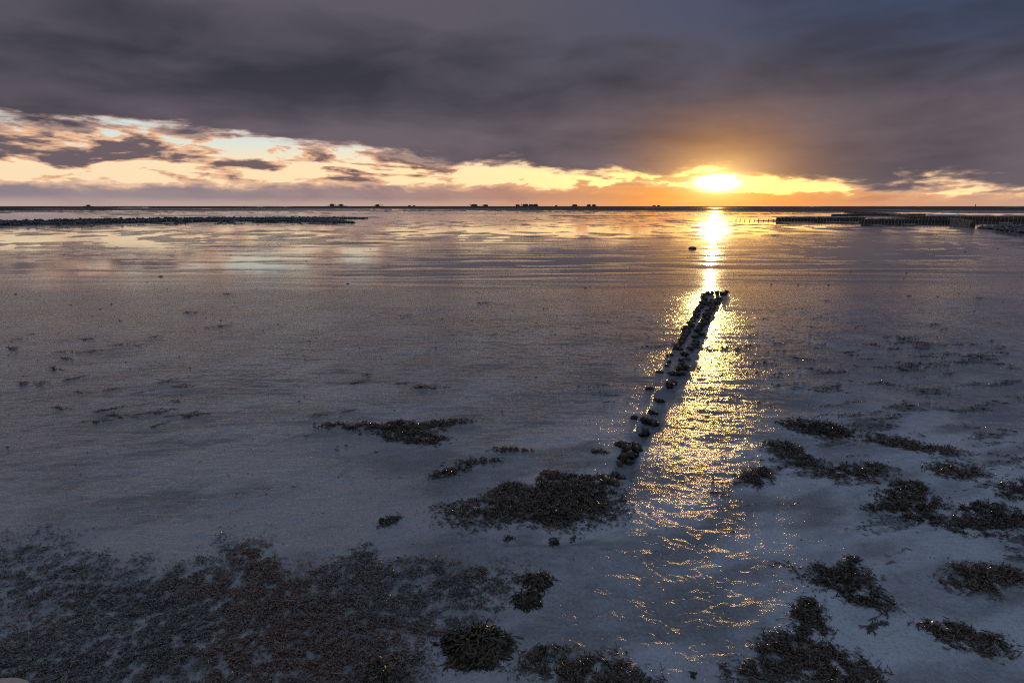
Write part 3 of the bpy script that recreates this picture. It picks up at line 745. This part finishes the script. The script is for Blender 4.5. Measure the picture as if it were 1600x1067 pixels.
for u, v in [(1049, 555), (1043, 556), (1046, 567), (1042, 572), (1034, 582), (1029, 582), (1070, 514)]:
    p = P(u, v); stub(p[0], p[1], rs.uniform(.45, .65), 'small worn stake stub standing clear of the main rows', 'outlying small stubs', rs)
for u, v, s_ in [(1012, 608, .7), (1018, 608, .6), (1027, 624, .75), (1034, 625, .65), (1017, 643, .6), (1025, 644, .55), (1007, 658, .9), (1015, 656, .8), (1022, 661, .9), (992, 654, .6), (1008, 677, .85)]:
    p = P(u, v); stub(p[0], p[1], s_, count('isolated weedy stake stub, # going landward in the broken line up the beach'), 'stubs of the broken line', rs)
for u, v, s_ in [(972, 697, .9), (992, 697, .95), (981, 704, 1.0), (994, 704, .8), (984, 711, .95), (975, 717, .9), (983, 720, .7), (968, 722, .7)]:
    p = P(u, v); stub(p[0], p[1], s_, count('weedy stake stub, # going landward in the cluster beside a low wrack tuft'), 'stubs of the stacked cluster', rs)
for u, v, s_ in [(960, 744, .85), (971, 745, .7), (948, 754, .8), (958, 756, .85)]:
    p = P(u, v); stub(p[0], p[1], s_, count('weedy stake stub, # of the last four right above the largest weed mat'), 'last stubs above the weed mat', rs)

# ------------------------------------------------------------------ scraps of wrack left on the flat
def scrap_mesh(seed, n_, L):
    rs = np.random.default_rng(seed); m = MB()
    for i in range(n_):
        A, F_ = FARR[rs.integers(8)]
        m.add((A * rs.uniform(.5, 1.0) * np.array([1, .8, .7])) @ euler(rs.normal() * .3, rs.normal() * .15, rs.choice([0, math.pi]) + rs.normal() * .6).T + np.array([rs.normal() * L * .4, rs.normal() * L * .12, rs.uniform(.004, .03)]), F_)
    return m.mesh('sprigs', WRACK)
SCRAP = [scrap_mesh(900 + k, 9 + 3 * k, .12) for k in range(5)]
SCR_L = [(50, 522), (30, 529), (96, 549), (134, 530), (186, 539), (86, 575), (116, 591), (66, 597), (126, 612), (175, 608), (217, 613), (260, 596), (95, 637), (151, 658), (185, 649), (172, 639), (245, 644), (247, 663), (294, 649), (275, 627), (300, 488), (357, 459), (342, 510), (241, 527), (20, 545), (140, 549), (105, 560), (36, 600), (288, 604), (215, 540)]
SCR_M = [(559, 597), (629, 599), (657, 603), (668, 605), (544, 643), (497, 650), (635, 493), (754, 473), (574, 585)]
SCR_S = [(1043, 483), (1530, 466), (1192, 498), (1290, 470), (1420, 462), (1252, 560), (1285, 612), (1365, 975), (1228, 884), (1395, 648), (1180, 605)]
def scraps(L_, label, group, rs, s0):
    for u, v in L_:
        p = P(u, v); r = empty('wrack_scrap', (p[0], p[1], ground_z(*p)), rs.normal() * .5); tag(r, label, 'seaweed', group)
        s_ = s0 * rs.uniform(.7, 1.35) * (1 + p[1] * .02); r.scale = (s_ * 1.3, s_ * .9, s_ * .4)
        k = obj('sprigs', SCRAP[rs.integers(5)], r); k['kind'] = 'stuff'
scraps(SCR_L, 'little dark scrap of wrack on the bare open mud away from the stakes', 'wrack scraps on the open mud', rs, .95)
scraps(SCR_M, 'dark scrap of wrack on the mud between the open flat and the stakes', 'wrack scraps towards the stakes', rs, 1.0)
scraps(SCR_S, 'dark scrap of wrack on the glinting mud past the stakes', 'wrack scraps past the stakes', rs, .8)

# ------------------------------------------------------------------ weed litter: fine strands lying in patches
def strands(x, y, rs, Lm, wm_, ang0, spread, zt):
    n_ = len(x); z = ground_fields(x, y)[0]
    a_ = ang0 + rs.normal(size=n_) * spread; L = Lm * rs.uniform(.5, 1.5, n_); wd_ = wm_ * rs.uniform(.6, 1.5, n_)
    dxx, dyy = np.cos(a_), np.sin(a_); bend = rs.normal(size=n_) * .35 * L; t1 = rs.uniform(0, zt, n_); t2 = rs.uniform(0, zt, n_); t3 = rs.uniform(0, zt, n_); roll = rs.normal(size=n_) * .9
    vs = []
    for s_, bb, tz, ww in ((-.5, 0, t1, .7), (0, 1, t2, 1.), (.5, 0, t3, .4)):
        cx = x + dxx * L * s_ - dyy * bend * bb; cy = y + dyy * L * s_ + dxx * bend * bb
        hw = wd_ * ww * .5; ox, oy, oz = -dyy * hw * np.cos(roll), dxx * hw * np.cos(roll), hw * np.sin(roll)
        vs += [np.stack([cx - ox, cy - oy, z + tz - oz], 1), np.stack([cx + ox, cy + oy, z + tz + oz], 1)]
    v = np.stack(vs, 1).reshape(-1, 3); b_ = np.arange(n_)[:, None] * 6
    f = np.concatenate([b_ + np.array([[0, 2, 3, 1]]), b_ + np.array([[2, 4, 5, 3]])])
    return v, f
def patch_points(key, per_m2, rs):
    xs, ys = [], []
    for (o, inv, r_), dens in ELL[key]:
        M = np.linalg.inv(inv); area = math.pi * abs(np.linalg.det(M)) * 3.1; n_ = int(per_m2 * area)
        q = np.sqrt(rs.uniform(0, 1, n_)) * 1.78; t_ = rs.uniform(0, 2 * math.pi, n_); e = np.stack([q * np.cos(t_), q * np.sin(t_)])
        w_ = M @ e; xs.append(o[0] + w_[0]); ys.append(o[1] + w_[1])
    x = np.concatenate(xs); y = np.concatenate(ys); m_ = patch_mask(x, y, [key])
    keep = (rs.uniform(size=len(x)) < m_ ** 1.15 * 1.1) & (y > 1.5)
    return x[keep], y[keep]
PL = {
 'right_a': 'tapering patch of brown weed litter seaward of the double-humped one',
 'right_b': 'double-humped drift of brown weed litter slanting down the mud',
 'right_c': 'flat lens of brown weed litter touching the end of the slanting drift',
 'right_d': 'roundish tuft of glinting weed litter inside the sun glitter',
 'right_e': 'thin broken streak of weed litter trailing off from the tapering patch',
 'right_f': 'lone oval patch of dark weed litter on pale smooth mud',
 'right_g': 'broad ragged patch of weed litter with a small wrack tuft on it',
 'right_h': 'wide faint drift of weed litter next to the broad ragged patch',
 'right_i': 'hook-shaped patch of glinting brown weed litter',
 'right_j': 'round clot of weed litter with a straw stalk sticking out',
 'right_k': 'dark rounded patch of weed litter with a fading tail',
 'right_l': 'pair of merging weed streaks below the rounded patch with a tail',
 'right_m': 'large glittering spread of weed litter below the straw stalk',
 'right_n': 'small weed patch past the broad ragged one',
 'mid_a': 'long spindly weed streaks forking across bare grey mud',
 'mid_b': 'short curved weed wisps between the forking streaks and the big mat',
 'mid_c': 'single slim weed tuft on bare mud above the brown carpet',
 'mat_c': 'largest weed mat, fanning out from the last stakes',
 'mat_left': 'wide brown felt-like carpet of fine weed over the near mud',
 'mat_bottom': 'gold-flecked weed litter beside the big wrack mound',
}
rs = np.random.default_rng(91)
for key, lab in PL.items():
    big = key == 'mat_left'
    x, y = patch_points(key, 10000 if big else 10000, rs)
    if len(x) > 120000: k = rs.permutation(len(x))[:120000]; x, y = x[k], y[k]
    dist = np.hypot(y, CAM_H).mean()
    c_ = (x.mean(), y.mean())
    v, f = strands(x, y, rs, .021 if big else .034, .0062 if big else .0050 + .0006 * dist, .15 if (big or key.startswith('mid')) else -.35, .8, .020)
    if big:                                     # longer loose blades on top of the felt
        k = rs.integers(0, len(x), 2500); v2, f2 = strands(x[k], y[k], rs, .055, .006, .15, .8, .030)
        f = np.concatenate([f, f2 + len(v)]); v = np.concatenate([v, v2])
    else:                                       # a few blades standing proud, which catch the low sun
        k = rs.integers(0, len(x), max(20, len(x) // 7)); v2, f2 = strands(x[k], y[k], rs, .030, .006 + .0006 * dist, -.2, 1.2, .055)
        f = np.concatenate([f, f2 + len(v)]); v = np.concatenate([v, v2])
    v = v - np.array([c_[0], c_[1], 0])
    r = empty('weed_carpet' if big else 'weed_patch', (c_[0], c_[1], 0)); tag(r, lab, 'seaweed')
    o = obj('strands', mesh_np('strands', v, f, CARPET if big else LITTER), r); o['kind'] = 'stuff'
# thin scatter of strands where only a film of weed lies
n_ = 120000; x = rs.uniform(-4.5, 14, n_); y = rs.uniform(3, 15, n_); k = rs.uniform(size=n_) < wisps(x, y) * .8; x, y = x[k][:40000], y[k][:40000]
v, f = strands(x, y, rs, .045, .010, -.15, .6, .014)
o = obj('weed_film', mesh_np('weed_film', v, f, LITTER)); o['kind'] = 'stuff'; o['label'] = 'thin dark wisps of weed drifted over the smooth mud'
# specks of shell, weed and worm casts all over the flat
n_ = 3600; dep = R(4) + (R(36) - R(4)) * rs.uniform(size=n_) ** 1.3; y = CAM_H / np.tan(dep); x = y * rs.uniform(-1.05, 1.05, n_); k = np.abs(x) < 60
x, y = x[k], y[k]; z = ground_fields(x, y)[0]; n_ = len(x); s_ = (.0032 + .0005 * y) * np.exp(rs.normal(size=n_) * .5)
an = rs.uniform(0, 6.3, n_); v = []
for q in range(3):
    v.append(np.stack([x + s_ * 1.5 * np.cos(an + q * 2.09) , y + s_ * np.sin(an + q * 2.09), z - .004], 1))
v.append(np.stack([x + s_ * rs.normal(size=n_) * .3, y, z + s_ * .45], 1))
v = np.stack(v, 1).reshape(-1, 3); b_ = np.arange(n_)[:, None] * 4
f = np.concatenate([b_ + np.array([q]) for q in ([0, 1, 3], [1, 2, 3], [2, 0, 3])])
o = obj('specks', mesh_np('specks', v, f, CRUST, False)); o['kind'] = 'stuff'; o['label'] = 'dark specks of shell and weed strewn over the flat'

# ------------------------------------------------------------------ stalks, twigs and stones
def tube(pts, r0, r1, mat, name, sides=6):
    m = MB(); pts = np.array(pts, float); n_ = len(pts); v = []
    for i, p in enumerate(pts):
        d = pts[min(i + 1, n_ - 1)] - pts[max(i - 1, 0)]; d /= np.linalg.norm(d); a_ = np.cross(d, [0, 0, 1.0]); a_ /= max(np.linalg.norm(a_), 1e-6); b_ = np.cross(a_, d); q = r0 + (r1 - r0) * i / (n_ - 1)
        v += [p + q * (a_ * math.cos(k) + b_ * math.sin(k)) for k in np.linspace(0, 2 * math.pi, sides, endpoint=False)]
    f = [[i * sides + j, i * sides + (j + 1) % sides, (i + 1) * sides + (j + 1) % sides, (i + 1) * sides + j] for i in range(n_ - 1) for j in range(sides)] + [list(range(sides))[::-1], [(n_ - 1) * sides + j for j in range(sides)]]
    m.add(v, f); return m.mesh(name, mat)
def stalk(pa, pb, sag, r_, mat, name, label, cat, lift=.006):
    a_, b_ = P(*pa), P(*pb); n_ = 7; pts = []
    for i in range(n_):
        t_ = i / (n_ - 1); q = a_ + (b_ - a_) * t_; nn = np.array([-(b_ - a_)[1], (b_ - a_)[0]]); q = q + nn * sag * math.sin(t_ * math.pi)
        pts.append([q[0], q[1], ground_z(*q) + lift + .012 * math.sin(t_ * math.pi)])
    o_ = np.array([pts[0][0], pts[0][1], pts[0][2]]); r = obj(name, tube(np.array(pts) - o_, r_, r_ * .6, mat, name), None, o_); return tag(r, label, cat)
stalk((1212, 968), (1247, 970), .02, .004, STRAW, 'straw_stalk', 'pale straw stalk stuck into a round clot of weed', 'straw')
stalk((1240, 986), (1258, 980), .05, .003, STRAW, 'straw_stalk', 'short pale straw lying at the foot of a weed clot', 'straw')
stalk((414, 818), (434, 826), .06, .003, STRAW, 'straw_stalk', 'thin pale straw lying alone on grey mud', 'straw')
stalk((118, 968), (124, 982), .25, .0025, STRAW, 'straw_stalk', 'curled pale straw on the brown weed carpet', 'straw')
stalk((96, 1064), (103, 1056), .02, .003, STRAW, 'straw_stalk', 'straight pale straw near the pinkish stone', 'straw')
stalk((326, 1034), (327, 1044), .02, .003, STRAW, 'straw_stalk', 'short upright-lying straw in the midst of the brown carpet', 'straw')
stalk((268, 930), (272, 938), .05, .003, STRAW, 'straw_stalk', 'bent straw at the reddish edge of the brown carpet', 'straw')
stalk((698, 944), (716, 924), .12, .004, OLDWOOD, 'driftwood_twig', 'dark curved twig lying across the carpet by the wrack clumps', 'twig', .02)
tw = stalk((1024, 826), (1038, 818), .05, .004, OLDWOOD, 'driftwood_twig', 'dark forked twig in the sun glitter on bare mud', 'twig', .012)
a_, b_ = P(1037, 818) - P(1024, 826), P(1041, 832) - P(1024, 826)
obj('side_twig', tube([[*a_, .02], [*((a_ + b_) / 2 + .01), .02], [*b_, .008]], .0035, .002, OLDWOOD, 'side_twig'), tw)
p = P(1498, 359); tag(obj('driftwood_stick', tube([[0, 0, -.05], [-.12, .05, .14], [-.26, .08, .30]], .035, .025, OLDWOOD, 'driftwood_stick'), None, (p[0], p[1], ground_z(*p))), 'short dark stick leaning from the mud opposite the bent groyne', 'stick')
def stone(u, v, sz, mat, label, seed, sink=.3):
    rs = np.random.default_rng(seed); p = P(u, v); vv = ICO2 * (1 + .07 * rs.normal(size=(len(ICO2), 1))) * np.array(sz); m = MB(); m.add(vv, ICOF2)
    return tag(obj('stone', m.mesh('stone', mat), None, (p[0], p[1], ground_z(*p) + sz[2] * (1 - 2 * sink) * .5)), label, 'stone')
stone(1082, 388, (.30, .24, .13), STONE, 'single dark boulder lying out on the wet flat near the sun path', 5)
stone(8, 1072, (.17, .05, .03), PALE, 'pinkish pale stone at the very edge of the brown weed carpet', 6)
